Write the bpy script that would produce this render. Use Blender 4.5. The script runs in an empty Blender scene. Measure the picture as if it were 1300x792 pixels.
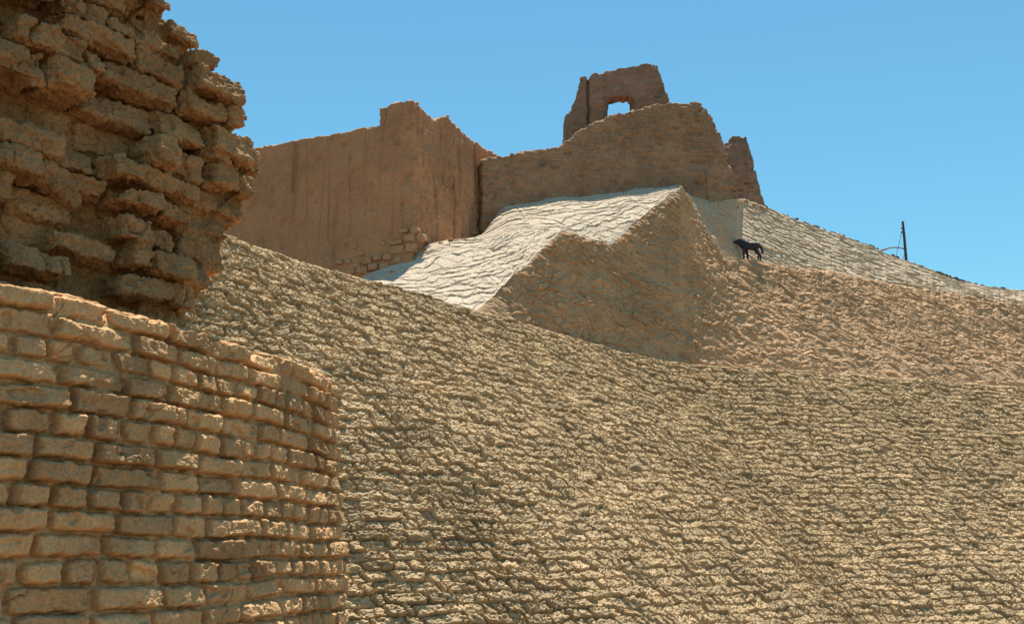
import bpy, bmesh, math, random
import numpy as np
from mathutils import Vector

random.seed(7)
RNG = np.random.default_rng(7)
scene = bpy.context.scene
COL = scene.collection

# ------------------------------------------------------------------ camera model
F = 1313.0
EYE = np.array([0.0, 0.0, 1.6])
PITCH = math.radians(13.03)
SP, CP = math.sin(PITCH), math.cos(PITCH)


def ray(px, py):
    xc = (px - 650.0) / F
    yc = (396.0 - py) / F
    return np.array([xc, CP - yc * SP, SP + yc * CP])


def pt(px, py, t):
    return EYE + ray(px, py) * t


def pz(px, py, zrel):
    d = ray(px, py)
    return EYE + d * (zrel / d[2])


# ------------------------------------------------------------------ numpy noise
def _h(ix, iy, iz, seed):
    a = (ix.astype(np.int64) * 374761393 + iy.astype(np.int64) * 668265263
         + iz.astype(np.int64) * 2147483647 + int(seed) * 974711) & 0xFFFFFFFF
    a = ((a ^ (a >> 13)) * 1274126177) & 0xFFFFFFFF
    a = ((a ^ (a >> 16)) * 2246822519) & 0xFFFFFFFF
    a = a ^ (a >> 15)
    return (a & 0xFFFFFF).astype(np.float64) / 16777216.0


def rnd2(i, j, seed):
    return _h(np.asarray(i), np.asarray(j), np.zeros_like(np.asarray(i)), seed)


def noise(x, y, z, seed=0):
    xi, yi, zi = np.floor(x), np.floor(y), np.floor(z)
    fx, fy, fz = x - xi, y - yi, z - zi
    xi, yi, zi = xi.astype(np.int64), yi.astype(np.int64), zi.astype(np.int64)
    ux, uy, uz = [f * f * f * (f * (f * 6 - 15) + 10) for f in (fx, fy, fz)]
    out = 0
    for dx in (0, 1):
        wx = ux if dx else 1 - ux
        for dy in (0, 1):
            wy = uy if dy else 1 - uy
            for dz in (0, 1):
                wz = uz if dz else 1 - uz
                a = _h(xi + dx, yi + dy, zi + dz, seed) * 6.28318
                c = _h(xi + dx, yi + dy, zi + dz, seed + 101) * 2 - 1
                s = np.sqrt(1 - c * c)
                g = (np.cos(a) * s) * (fx - dx) + (np.sin(a) * s) * (fy - dy) + c * (fz - dz)
                out = out + wx * wy * wz * g
    return out * 1.6


def fbm(x, y, z, octs=4, seed=0, gain=0.5):
    s, a, f = 0, 1.0, 1.0
    for o in range(octs):
        s = s + a * noise(x * f + 17.3 * o, y * f + 5.1 * o, z * f, seed + o)
        a *= gain
        f *= 2.03
    return s


def sstep(a, b, x):
    t = np.clip((x - a) / (b - a), 0, 1)
    return t * t * (3 - 2 * t)


def bricks(u, v, row_h, lens, seed, jit=0.25):
    """returns distance-to-joint in metres along u and v, brick ids"""
    r = np.floor(v / row_h)
    fv = v / row_h - r
    r = r.astype(np.int64)
    L = np.asarray(lens)[np.mod(r, len(lens))]
    p = u / L + rnd2(r, r * 0 + 3, seed) * 7
    k = np.floor(p).astype(np.int64)
    bk = k + (rnd2(k, r, seed + 1) - .5) * 2 * jit
    k = np.where(p < bk, k - 1, k)
    bk1 = k + 1 + (rnd2(k + 1, r, seed + 1) - .5) * 2 * jit
    k = np.where(p >= bk1, k + 1, k)
    b0 = k + (rnd2(k, r, seed + 1) - .5) * 2 * jit
    b1 = k + 1 + (rnd2(k + 1, r, seed + 1) - .5) * 2 * jit
    du = np.minimum(p - b0, b1 - p) * L
    dv = np.minimum(fv, 1 - fv) * row_h
    cu = (p - (b0 + b1) / 2) * L
    cv = (fv - .5) * row_h
    return du, dv, cu, cv, k, r


def cells(u, v, seed, jit=0.8):
    """worley: F1, F2, offset to nearest seed, ids"""
    iu, iv = np.floor(u).astype(np.int64), np.floor(v).astype(np.int64)
    f1 = np.full(u.shape, 9.0)
    f2 = np.full(u.shape, 9.0)
    ou = np.zeros(u.shape)
    ov = np.zeros(u.shape)
    idu = np.zeros(u.shape, np.int64)
    idv = np.zeros(u.shape, np.int64)
    for a in (-1, 0, 1):
        for b in (-1, 0, 1):
            cu, cv = iu + a, iv + b
            su = cu + .5 + (rnd2(cu, cv, seed) - .5) * jit + .5 * (np.mod(cv, 2))
            sv = cv + .5 + (rnd2(cu, cv, seed + 9) - .5) * jit
            d = np.hypot(u - su, v - sv)
            n = d < f1
            f2 = np.where(n, f1, np.minimum(f2, d))
            ou = np.where(n, u - su, ou)
            ov = np.where(n, v - sv, ov)
            idu = np.where(n, cu, idu)
            idv = np.where(n, cv, idv)
            f1 = np.where(n, d, f1)
    return f1, f2, ou, ov, idu, idv


# ------------------------------------------------------------------ object helpers
def tag(o, label=None, cat=None, group=None, kind=None):
    if label: o['label'] = label
    if cat: o['category'] = cat
    if group: o['group'] = group
    if kind: o['kind'] = kind
    return o


def empty(name, loc):
    o = bpy.data.objects.new(name, None)
    COL.objects.link(o)
    o.location = loc
    return o


def mesh_arrays(name, V, faces, mat, parent=None, smooth=True, tone=None):
    """V (N,3) world coords, faces: (M,4) or (M,3) array"""
    V = np.asarray(V, np.float32)
    if parent is not None:
        V = V - np.array(parent.location, np.float32)
    faces = np.asarray(faces, np.int32)
    k = faces.shape[1]
    me = bpy.data.meshes.new(name)
    me.vertices.add(len(V))
    me.vertices.foreach_set('co', V.ravel())
    me.loops.add(faces.size)
    me.loops.foreach_set('vertex_index', faces.ravel())
    me.polygons.add(len(faces))
    me.polygons.foreach_set('loop_start', np.arange(0, faces.size, k, dtype=np.int32))
    me.update(calc_edges=True)
    me.validate()
    me.polygons.foreach_set('use_smooth', np.full(len(me.polygons), smooth))
    at = me.attributes.new('tone', 'FLOAT', 'POINT')
    at.data.foreach_set('value', np.full(len(V), 1.0, np.float32) if tone is None else np.asarray(tone, np.float32).ravel())
    me.materials.append(mat)
    o = bpy.data.objects.new(name, me)
    COL.objects.link(o)
    if parent is not None:
        o.parent = parent
    return o


def grid_faces(nu, nv, flip=False):
    i = np.arange(nu * nv).reshape(nu, nv)
    f = np.stack([i[:-1, :-1], i[1:, :-1], i[1:, 1:], i[:-1, 1:]], -1).reshape(-1, 4)
    return f[:, ::-1] if flip else f


def grid_normals(P):
    du = np.gradient(P, axis=0)
    dv = np.gradient(P, axis=1)
    N = np.cross(du, dv)
    return N / (np.linalg.norm(N, axis=-1, keepdims=True) + 1e-12)


def polyline(pts, n=None, s=None, smooth=0):
    """resample points (k,3) with parameter = list index -> arrays"""
    pts = np.asarray(pts, float)
    k = np.arange(len(pts))
    s = np.linspace(0, len(pts) - 1, n) if s is None else s
    return np.stack([np.interp(s, k, pts[:, j]) for j in range(pts.shape[1])], -1)


def smooth_curve(A, it):
    A = A.copy()
    for _ in range(it):
        A[1:-1] = (A[:-2] + 2 * A[1:-1] + A[2:]) / 4
    return A


def arclen(A):
    d = np.linalg.norm(np.diff(A, axis=0), axis=1)
    return np.concatenate([[0], np.cumsum(d)])


def reparam(A, n):
    s = arclen(A)
    q = np.linspace(0, s[-1], n)
    return np.stack([np.interp(q, s, A[:, j]) for j in range(A.shape[1])], -1)


# ------------------------------------------------------------------ materials
def mud(name, cols, scale=1.0, bump=0.4, fine=60.0, streak=False, tone=False):
    """dried mud: three albedo tones mixed by noise of two sizes, plus fine grain bump"""
    m = bpy.data.materials.new(name)
    m.use_nodes = True
    nt = m.node_tree
    N, L = nt.nodes, nt.links
    b = N['Principled BSDF']
    b.inputs['Roughness'].default_value = 0.95
    b.inputs['Specular IOR Level'].default_value = 0.08
    geo = N.new('ShaderNodeNewGeometry')
    n1 = N.new('ShaderNodeTexNoise')
    n1.inputs['Scale'].default_value = 1.3 * scale
    n1.inputs['Detail'].default_value = 8
    n1.inputs['Roughness'].default_value = 0.65
    L.new(geo.outputs['Position'], n1.inputs['Vector'])
    r1 = N.new('ShaderNodeValToRGB')
    e = r1.color_ramp.elements
    e[0].position, e[1].position = 0.3, 0.7
    e[0].color = (*cols[0], 1)
    e[1].color = (*cols[2], 1)
    mid = r1.color_ramp.elements.new(0.5)
    mid.color = (*cols[1], 1)
    L.new(n1.outputs['Fac'], r1.inputs['Fac'])
    n2 = N.new('ShaderNodeTexNoise')
    n2.inputs['Scale'].default_value = fine * .7
    n2.inputs['Detail'].default_value = 6
    n2.inputs['Roughness'].default_value = 0.7
    L.new(geo.outputs['Position'], n2.inputs['Vector'])
    mr = N.new('ShaderNodeMapRange')
    mr.inputs['From Min'].default_value = 0.3
    mr.inputs['From Max'].default_value = 0.7
    mr.inputs['To Min'].default_value = 0.70
    mr.inputs['To Max'].default_value = 1.26
    L.new(n2.outputs['Fac'], mr.inputs['Value'])
    mul = N.new('ShaderNodeMix')
    mul.data_type = 'RGBA'
    mul.blend_type = 'MULTIPLY'
    mul.inputs['Factor'].default_value = 1
    L.new(r1.outputs['Color'], mul.inputs['A'])
    L.new(mr.outputs['Result'], mul.inputs['B'])
    out = mul.outputs['Result']
    if tone:
        ta = N.new('ShaderNodeAttribute')
        ta.attribute_name = 'tone'
        m3 = N.new('ShaderNodeMix')
        m3.data_type = 'RGBA'
        m3.blend_type = 'MULTIPLY'
        m3.inputs['Factor'].default_value = 1
        L.new(out, m3.inputs['A'])
        L.new(ta.outputs['Fac'], m3.inputs['B'])
        out = m3.outputs['Result']
    if streak:
        mp = N.new('ShaderNodeMapping')
        mp.inputs['Scale'].default_value = (2.6, 2.6, 0.16)
        L.new(geo.outputs['Position'], mp.inputs['Vector'])
        ns = N.new('ShaderNodeTexNoise')
        ns.inputs['Scale'].default_value = 1.0
        ns.inputs['Detail'].default_value = 5
        ns.inputs['Roughness'].default_value = 0.6
        L.new(mp.outputs['Vector'], ns.inputs['Vector'])
        ms = N.new('ShaderNodeMapRange')
        ms.inputs['From Min'].default_value = 0.30
        ms.inputs['From Max'].default_value = 0.42
        ms.inputs['To Min'].default_value = 0.72
        ms.inputs['To Max'].default_value = 1.0
        L.new(ns.outputs['Fac'], ms.inputs['Value'])
        m2 = N.new('ShaderNodeMix')
        m2.data_type = 'RGBA'
        m2.blend_type = 'MULTIPLY'
        m2.inputs['Factor'].default_value = 1
        L.new(out, m2.inputs['A'])
        L.new(ms.outputs['Result'], m2.inputs['B'])
        out = m2.outputs['Result']
    L.new(out, b.inputs['Base Color'])
    n3 = N.new('ShaderNodeTexNoise')
    n3.inputs['Scale'].default_value = fine
    n3.inputs['Detail'].default_value = 5
    n3.inputs['Roughness'].default_value = 0.7
    L.new(geo.outputs['Position'], n3.inputs['Vector'])
    bp = N.new('ShaderNodeBump')
    bp.inputs['Strength'].default_value = bump
    bp.inputs['Distance'].default_value = 0.6 / fine
    L.new(n3.outputs['Fac'], bp.inputs['Height'])
    L.new(bp.outputs['Normal'], b.inputs['Normal'])
    return m


def plain(name, col, rough=0.8):
    m = bpy.data.materials.new(name)
    m.use_nodes = True
    b = m.node_tree.nodes['Principled BSDF']
    nz = m.node_tree.nodes.new('ShaderNodeTexNoise')
    nz.inputs['Scale'].default_value = 25
    rp = m.node_tree.nodes.new('ShaderNodeValToRGB')
    rp.color_ramp.elements[0].color = (*[c * .75 for c in col], 1)
    rp.color_ramp.elements[1].color = (*[c * 1.25 for c in col], 1)
    m.node_tree.links.new(nz.outputs['Fac'], rp.inputs['Fac'])
    m.node_tree.links.new(rp.outputs['Color'], b.inputs['Base Color'])
    b.inputs['Roughness'].default_value = rough
    return m


M_BASTION = mud('bastion_mud', [(0.392, 0.233, 0.113), (0.53, 0.315, 0.153), (0.636, 0.378, 0.184)], 2.2, .6, 90, tone=True)
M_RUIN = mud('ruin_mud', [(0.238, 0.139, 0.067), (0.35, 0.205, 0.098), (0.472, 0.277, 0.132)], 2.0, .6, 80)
M_LOWER = mud('rampart_brick_mud', [(0.34, 0.24, 0.136), (0.425, 0.3, 0.17), (0.501, 0.354, 0.201)], 0.7, .5, 45, tone=True)
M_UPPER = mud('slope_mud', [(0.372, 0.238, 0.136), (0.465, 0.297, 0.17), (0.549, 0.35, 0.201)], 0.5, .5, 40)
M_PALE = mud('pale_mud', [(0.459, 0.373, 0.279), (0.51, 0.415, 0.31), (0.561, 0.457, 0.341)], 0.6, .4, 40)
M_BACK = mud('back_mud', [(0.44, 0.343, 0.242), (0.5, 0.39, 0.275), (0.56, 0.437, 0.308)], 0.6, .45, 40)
M_FORT = mud('fort_plaster', [(0.344, 0.176, 0.093), (0.42, 0.215, 0.113), (0.483, 0.247, 0.13)], 0.8, .4, 40, streak=True)
M_TOWER = mud('tower_brick_mud', [(0.256, 0.15, 0.09), (0.32, 0.188, 0.113), (0.378, 0.222, 0.133)], 0.9, .5, 40, tone=True)
M_WIN = mud('window_wall_mud', [(0.216, 0.132, 0.092), (0.27, 0.165, 0.115), (0.324, 0.198, 0.138)], 0.9, .5, 40, tone=True)
M_STONE = mud('footing_stone', [(0.323, 0.18, 0.098), (0.43, 0.24, 0.13), (0.494, 0.276, 0.149)], 3, .4, 40)
M_DIRT = mud('dirt', [(0.16, 0.104, 0.062), (0.2, 0.13, 0.078), (0.236, 0.153, 0.092)], 0.5, .5, 30)
M_DARKSTONE = mud('dark_stone', [(.07, .055, .045), (.11, .085, .07), (.16, .125, .10)], 3, .4, 30)
M_DOG = plain('black_fur', (.014, .0125, .013), .6)
M_WOOD = plain('weathered_pole', (.05, .042, .04), .9)
M_METAL = plain('dull_metal', (.12, .12, .12), .6)
M_WIRE = plain('wire', (.10, .12, .14), .6)
M_PLANK = plain('pale_board', (.35, .27, .2), .9)

# ------------------------------------------------------------------ control curves
# crest of the lower brick rampart (photo pixel, height over the eye)
c0 = [(-700, 200, 4.6), (-250, 190, 4.6), (60, 222, 4.6), (200, 271, 4.6), (290, 302, 4.6), (380, 333, 4.6), (470, 358, 4.6), (540, 378, 4.6),
      (607, 396, 4.58), (660, 410, 4.54), (712, 425, 4.48), (780, 446, 4.34), (840, 460, 4.22), (863, 463, 4.2),
      (900, 466, 4.2), (1000, 470, 4.25), (1100, 477, 4.3), (1200, 485, 4.36), (1300, 492, 4.4),
      (1450, 500, 4.45), (1650, 510, 4.5)]
C0px = np.array([c[0] for c in c0], float)
C0 = np.array([pz(*c) for c in c0])


def c0_at(px):
    return np.stack([np.interp(px, C0px, C0[:, j]) for j in range(3)], -1)


# upper edge of the steep front face (photo pixel, distance)
c1 = [(604, 395.5, 20.62), (712, 293, 23.35), (776, 310, 24.35), (827, 264, 25.75), (861, 241, 26.6),
      (893, 284, 27.5), (921, 325, 27.5), (945, 329.5, 27.9), (970, 332.5, 28.6), (1000, 337, 29.2), (1060, 345, 30.3),
      (1130, 359, 31.1), (1210, 372, 31.9), (1300, 386, 32.7), (1450, 405, 34), (1650, 425, 36)]
C1px = np.array([c[0] for c in c1], float)
C1 = np.array([pt(*c) for c in c1])


def c1_at(px):
    A = np.stack([np.interp(px, C1px, C1[:, j]) for j in range(3)], -1)
    q = arclen(A)
    w = sstep(604, 625, px)
    A[:, 2] += w * (.06 * fbm(q * 1.6, q * 0, q * 0, 3, 90) + .034 * fbm(q * 6, q * 0, q * 0, 3, 91))
    A[:, 0] += w * .05 * fbm(q * 1.3, q * 0 + 9, q * 0, 3, 92)
    return A


# ------------------------------------------------------------------ lower rampart
def build_lower_rampart():
    px = np.linspace(C0px[0], C0px[-1], 1500)
    A = smooth_curve(c0_at(px), 900)
    A = reparam(A, 2350)
    nu = len(A)
    T = np.gradient(A, axis=0)
    T[:, 2] = 0
    T /= np.linalg.norm(T, axis=1, keepdims=True)
    Nh = np.stack([T[:, 1], -T[:, 0], 0 * T[:, 0]], -1)       # outward, toward the viewer
    s = arclen(A)
    run = 1.6 + 4.1 * sstep(5.5, 14.0, s)[:, None]
    z0 = -0.35
    vv = np.concatenate([np.linspace(0, .06, 6)[:-1], np.linspace(.06, 1, 520)])   # 0 at the base, 1 at the crest
    P = np.zeros((nu, len(vv), 3))
    for j, v in enumerate(vv):
        P[:, j] = A + Nh * run * (1 - v) * (1.0 + .10 * (1 - v))
        P[:, j, 2] = z0 + (A[:, 2] - z0) * v
    N = grid_normals(P)
    N *= np.sign((N * (EYE - P)).sum(-1, keepdims=True))
    U = np.repeat(s[:, None], len(vv), 1)
    Vv = np.repeat((vv * 7.6)[None], nu, 0)
    O = 0 * U
    # the courses are straightest low down and on the right, tumbled higher up on the left
    wild = np.clip(.35 + .75 * (Vv / 7.6) - .25 * sstep(14, 24, U), .3, 1.0)
    wu = U + .20 * Vv + .10 * wild * fbm(U * 2.0, Vv * 2.0, O, 3, 5) + .030 * fbm(U * 9, Vv * 9, O, 2, 6)
    wv = Vv + .085 * wild * fbm(U * 1.1, Vv * 1.3, O, 3, 8) + .022 * wild * fbm(U * 7, Vv * 7, O, 2, 9)
    RH = .150
    du, dv, cu, cv, k, r = bricks(wu, wv, RH, [.32, .24, .37, .21], 21, .38)
    r0, r1, r2, r3, r4 = rnd2(k, r, 31), rnd2(k, r, 32) - .5, rnd2(k, r, 33) - .5, rnd2(k, r, 34), rnd2(k, r, 35)
    e = np.minimum(du - .012 * r3, dv * 1.1 - .006 * r4) + .010 * fbm(U * 13, Vv * 13, O, 3, 12, .6)
    body = sstep(-.002, .014, e)
    deep = .052 + .050 * r0
    h = body * deep
    h = h + body * (r1 * cu * .30 - (.10 + r2 * .40) * cv)    # every brick sits at its own tilt
    # shrinkage cracks through the bricks
    f1, f2, ou, ov, iu, iv = cells(wu / .17, wv / .10, 61, .95)
    h = h - .032 * (1 - sstep(.02, .07, f2 - f1)) * (rnd2(iu, iv, 64) > .45)
    h = h + .014 * (rnd2(iu, iv, 62) - .5)
    # crumbly skin
    h = h + .013 * fbm(U * 8, Vv * 10, O, 3, 14, .65) + .016 * fbm(U * 19, Vv * 23, O, 2, 18, .7)
    gone = sstep(.30, .42, fbm(U * 1.6, Vv * 2.4, O, 3, 44))  # bricks fallen out or worn flat
    h = h - gone * .05 * r0 * body
    h = h + .06 * fbm(U * .45, Vv * .5, O, 3, 50)
    tone = .84 + .32 * rnd2(k, r, 36)
    edge = 1 - sstep(.985, 1.0, vv)[None]
    Q = P + N * (h * (.45 + .55 * edge))[..., None]
    back = []
    for d, dz in ((.10, .02), (.3, -.03), (.6, -.25), (1.1, -.55)):
        R = A - Nh * d
        R[:, 2] += dz + .03 * fbm(s * 3, s * 0 + d * 5, s * 0, 3, 60)
        back.append(R)
    Q = np.concatenate([Q, np.stack(back, 1)], 1)
    tone = np.concatenate([tone, np.ones((nu, len(back)))], 1)
    o = mesh_arrays('battered_rampart', Q.reshape(-1, 3), grid_faces(nu, Q.shape[1]), M_LOWER, smooth=False, tone=tone)
    tag(o, 'long sloping rampart of rough eroded mud bricks curving across the lower middle and right', 'wall')
    return A


CREST = build_lower_rampart()

# ------------------------------------------------------------------ upper slope (front face, pale top, back slope)
upper = empty('upper_slope', tuple(pt(900, 420, 27)))
tag(upper, 'upper mud slope with a zigzag edge between rampart and tower, dog on its ledge', 'slope')


def shingle(U, V, cu, cv, seed, tilt, crack=0.0):
    """overlapping trowelled mud scales: each cell is thicker at its lower edge"""
    f1, f2, ou, ov, iu, iv = cells(U / cu, V / cv, seed, .95)
    t = rnd2(iu, iv, seed + 3)
    t2 = rnd2(iu, iv, seed + 4) - .5
    e = sstep(0, .16, f2 - f1)
    return e * (tilt * (-ov * (.5 + t)) + tilt * .9 * t2 * ou + tilt * .5 * t) - crack * (1 - sstep(.0, .07, f2 - f1)) * (t > .25)


def facets(U, V, cu, cv, seed, amp, bias=0.3):
    """broken shards: every cell a small plane with its own tilt and height"""
    f1, f2, ou, ov, iu, iv = cells(U / cu, V / cv, seed, .95)
    a, b, c = rnd2(iu, iv, seed + 3) - .5, rnd2(iu, iv, seed + 4) - .5, rnd2(iu, iv, seed + 5)
    e = sstep(0, .14, f2 - f1)
    return amp * e * (1.3 * a * ou + (1.6 * b - bias) * ov + .7 * c)


def build_front_face():
    px = np.concatenate([np.linspace(604, 930, 640), np.linspace(930, 1650, 620)[1:]])
    top = c1_at(px)
    bot = smooth_curve(c0_at(px), 300)
    bot[:, 2] -= .10
    # push the foot back a little behind the crest of the rampart
    d = bot[:, :2] / np.linalg.norm(bot[:, :2], axis=1, keepdims=True)
    bot[:, :2] += d * .12
    bot[0] = top[0] - np.array([0, 0, .05])
    nv = 240
    vv = np.linspace(0, 1, nv)
    P = bot[:, None] * (1 - vv)[None, :, None] + top[:, None] * vv[None, :, None]
    # profile slightly hollow low down, rounded at the top edge
    N = grid_normals(P)
    N *= np.sign((N * (EYE - P)).sum(-1, keepdims=True))
    Ns = N.copy()
    for _ in range(60):
        Ns[1:-1] = (Ns[:-2] + 2 * Ns[1:-1] + Ns[2:]) / 4
    Ns /= np.linalg.norm(Ns, axis=-1, keepdims=True)
    x, y, z = P[..., 0], P[..., 1], P[..., 2]
    U = x * .92 + y * .38
    V = z * 1.2
    O = 0 * z
    wu = U + .16 * fbm(U * .9, V * .9, O, 3, 3)
    wv = V + .28 * U + .20 * fbm(U * .9, V * .9, O, 3, 4)       # strokes fall to the right
    w2 = V - .25 * U + .16 * fbm(U * .9, V * .9, O, 3, 14)
    sel = sstep(-.1, .1, fbm(U * 1.1, V * 1.1, O, 3, 71) - .15)
    h = facets(wu, wv, .30, .155, 5, .060) * (1 - sel) + facets(wu, w2, .27, .16, 15, .060) * sel
    h = h + facets(wu, wv, .15, .09, 6, .026)
    h = h + .034 * fbm(wu * 2.4, wv * 3.2, O, 3, 7, .5) + .008 * fbm(U * 14, V * 16, O, 2, 8, .5)
    h = h + .10 * fbm(U * .4, V * .4, O, 3, 9)
    env = np.minimum(sstep(0, .06, vv), 1 - .75 * sstep(.95, 1, vv))[None]
    lim = sstep(0, 2.0, (top[:, 2] - bot[:, 2]))[:, None] * .85 + .15
    Q = P + Ns * (h * env * lim)[..., None]
    mesh_arrays('front_face', Q.reshape(-1, 3), grid_faces(*Q.shape[:2]), M_UPPER, upper, smooth=False)
    return Q[:, -1], px


FRONT_TOP, FRONT_PX = build_front_face()


def build_pale_top():
    a = [(440, 376, 20.9), (604, 395.5, 20.62), (712, 293, 23.35), (776, 310, 24.35), (827, 264, 25.75), (861, 241, 26.6)]
    b = [(466, 351, 24.1), (545, 310, 24.5), (613, 296.5, 26.2), (648, 262, 27.2), (760, 249, 27.8), (865, 237, 28.4)]
    A3 = np.array([pt(*q) for q in a])
    B3 = np.array([pt(*q) for q in b])
    n = 760
    s = np.linspace(0, 5, n)
    A = polyline(A3, s=s)
    B = polyline(B3, s=s)
    # the front strip takes the exact edge of the front face
    for i in range(n):
        if s[i] >= 1:
            q = np.interp(s[i], range(6), [c[0] for c in a])
            A[i] = [np.interp(q, FRONT_PX, FRONT_TOP[:, j]) for j in range(3)]
    nv = 330
    vv = np.linspace(0, 1.22, nv)
    P = A[:, None] * (1 - vv)[None, :, None] + B[:, None] * vv[None, :, None]
    over = np.clip(vv - 1, 0, 1)[None]
    P[..., 2] -= over * 3.0 * (1 - sstep(2.6, 3.2, s))[:, None]
    N = grid_normals(P)
    N *= np.sign(N[..., 2:3])
    Ns = N.copy()
    for _ in range(80):
        Ns[1:-1] = (Ns[:-2] + 2 * Ns[1:-1] + Ns[2:]) / 4
        Ns[:, 1:-1] = (Ns[:, :-2] + 2 * Ns[:, 1:-1] + Ns[:, 2:]) / 4
    Ns /= np.linalg.norm(Ns, axis=-1, keepdims=True)
    x, y, z = P[..., 0], P[..., 1], P[..., 2]
    O = 0 * z
    U, V = x + .12 * y, y * 1.25
    wu = U + .18 * fbm(U * 1.6, V * 1.6, O, 3, 3)
    wv = V - .12 * U + .24 * fbm(U * 1.1, V * 1.1, O, 3, 4)
    h = shingle(wu, wv, .40, .27, 25, .024, .013) + facets(wu, wv, .22, .15, 26, .010)
    h = h + .008 * fbm(wu * 4, wv * 5, O, 3, 27, .5) + .003 * fbm(U * 18, V * 18, O, 2, 29) + .10 * fbm(U * .5, V * .5, O, 2, 28)
    env = sstep(0, .03, vv)[None] * np.ones_like(h)
    Q = P + Ns * (h * env)[..., None]
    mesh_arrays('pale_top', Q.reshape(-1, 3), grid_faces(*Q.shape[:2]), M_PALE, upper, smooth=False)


build_pale_top()


def build_back_slope():
    px = np.concatenate([np.linspace(861, 930, 150), np.linspace(930, 1650, 620)[1:]])
    A = np.stack([np.interp(px, FRONT_PX, FRONT_TOP[:, j]) for j in range(3)], -1)
    c3 = [(861, 237, 28.7), (876, 249, 28.85), (905, 257, 28.9), (920, 255, 29.25), (936.5, 252, 29.6), (940, 252, 30.8), (956, 256.5, 31.1), (972, 263, 31.5), (1000, 274, 32.0), (1050, 293, 32.6),
          (1090, 308, 32.9), (1130, 323, 33.1), (1170, 339, 33.3), (1210, 354, 33.6), (1250, 363, 34.0), (1300, 369, 34.7),
          (1450, 380, 36.5), (1650, 395, 39)]
    cp = [c[0] for c in c3]
    B3 = np.array([pt(*q) for q in c3])
    B = np.stack([np.interp(px, cp, B3[:, j]) for j in range(3)], -1)
    B = smooth_curve(B, 1)
    B[:, 2] += .03 * fbm(px * .07, px * 0, px * 0, 3, 2)
    # small level ledge behind the front edge
    lw = .55 * sstep(905, 935, px) * (1 - sstep(1000, 1110, px))
    d = (B - A)[:, :2]
    d /= np.linalg.norm(d, axis=1, keepdims=True)
    Lg = A.copy()
    Lg[:, :2] += d * lw[:, None]
    Lg[:, 2] += .03 * lw
    nv1, nv2 = 24, 190
    w1 = np.linspace(0, 1, nv1)[:-1]
    w2 = np.linspace(0, 1, nv2)
    P1 = A[:, None] * (1 - w1)[None, :, None] + Lg[:, None] * w1[None, :, None]
    P2 = Lg[:, None] * (1 - w2)[None, :, None] + B[:, None] * w2[None, :, None]
    P = np.concatenate([P1, P2], 1)
    N = grid_normals(P)
    N *= np.sign(N[..., 2:3])
    for _ in range(30):
        N[1:-1] = (N[:-2] + 2 * N[1:-1] + N[2:]) / 4
        N[:, 1:-1] = (N[:, :-2] + 2 * N[:, 1:-1] + N[:, 2:]) / 4
    N /= np.linalg.norm(N, axis=-1, keepdims=True)
    x, y, z = P[..., 0], P[..., 1], P[..., 2]
    O = 0 * z
    U, V = x + .1 * y, z * 1.5
    wu = U + .12 * fbm(U * 1.6, V * 1.6, O, 3, 33)
    wv = V + .42 * U + .14 * fbm(U * 1.1, V * 1.1, O, 3, 34)
    h = shingle(wu, wv, .36, .20, 35, .034, .014) + facets(wu, wv, .22, .14, 36, .018)
    h = h + .010 * fbm(wu * 3, wv * 4, O, 3, 37, .5) + .05 * fbm(U * .5, V * .5, O, 2, 38)
    vcol = np.arange(P.shape[1])
    env = (sstep(0, 6, vcol) * (.35 + .65 * sstep(nv1 - 6, nv1 + 6, vcol)))[None]
    env = np.where(lw[:, None] > .1, env, sstep(0, 6, vcol)[None])
    Q = P + N * (h * env)[..., None]
    back = []
    for dd, dz in ((.3, -.08), (1.0, -.6), (2.5, -2.0), (5, -4.5)):
        R = B.copy()
        R[:, :2] += d * dd
        R[:, 2] += dz
        back.append(R)
    Q = np.concatenate([Q, np.stack(back, 1)], 1)
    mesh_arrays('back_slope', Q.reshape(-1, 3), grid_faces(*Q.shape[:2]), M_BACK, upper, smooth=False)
    return Q, px, B


BACK, BACK_PX, RIM = build_back_slope()


# ------------------------------------------------------------------ panels traced on real wall planes
class Plane:
    def __init__(self, p, az, batter=0.0):
        """p: a plan point, az: direction of the wall from +Y to +X (deg); batter: lean back per metre of height"""
        a = math.radians(az)
        self.o = np.array([p[0], p[1], 0.0])
        self.d = np.array([math.sin(a), math.cos(a), 0.0])
        n = np.array([self.d[1], -self.d[0], 0.0])
        if np.dot(n[:2], (EYE - self.o)[:2]) < 0:
            n = -n
        self.n = n
        self.b = batter
        self.z0 = 8.0

    def hit(self, px, py):
        r = ray(px, py)
        # n.(E + r t - o) + b (z - z0) = 0
        den = np.dot(self.n, r) + self.b * r[2]
        num = np.dot(self.n, self.o - EYE) - self.b * (EYE[2] - self.z0)
        p = EYE + r * (num / den)
        return np.array([np.dot(p - self.o, self.d), p[2]])

    def world(self, u, z, w):
        w = w - self.b * (z - self.z0)
        return self.o + self.d * u + self.n * w + np.array([0, 0, z])


def jag(poly, step, amp, seed):
    """roughen an outline drawn in photo pixels (the part marked 1)"""
    rn = random.Random(seed)
    out = []
    n = len(poly)
    for i in range(n):
        a, b = poly[i], poly[(i + 1) % n]
        out.append((a[0], a[1]))
        if len(a) > 2 and a[2]:
            L = math.hypot(b[0] - a[0], b[1] - a[1])
            k = max(1, int(L / step))
            for q in range(1, k):
                f = (q + rn.uniform(-.3, .3)) / k
                out.append((a[0] + (b[0] - a[0]) * f + rn.uniform(-amp, amp) * .5, a[1] + (b[1] - a[1]) * f + rn.uniform(-amp, amp)))
    return out


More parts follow.
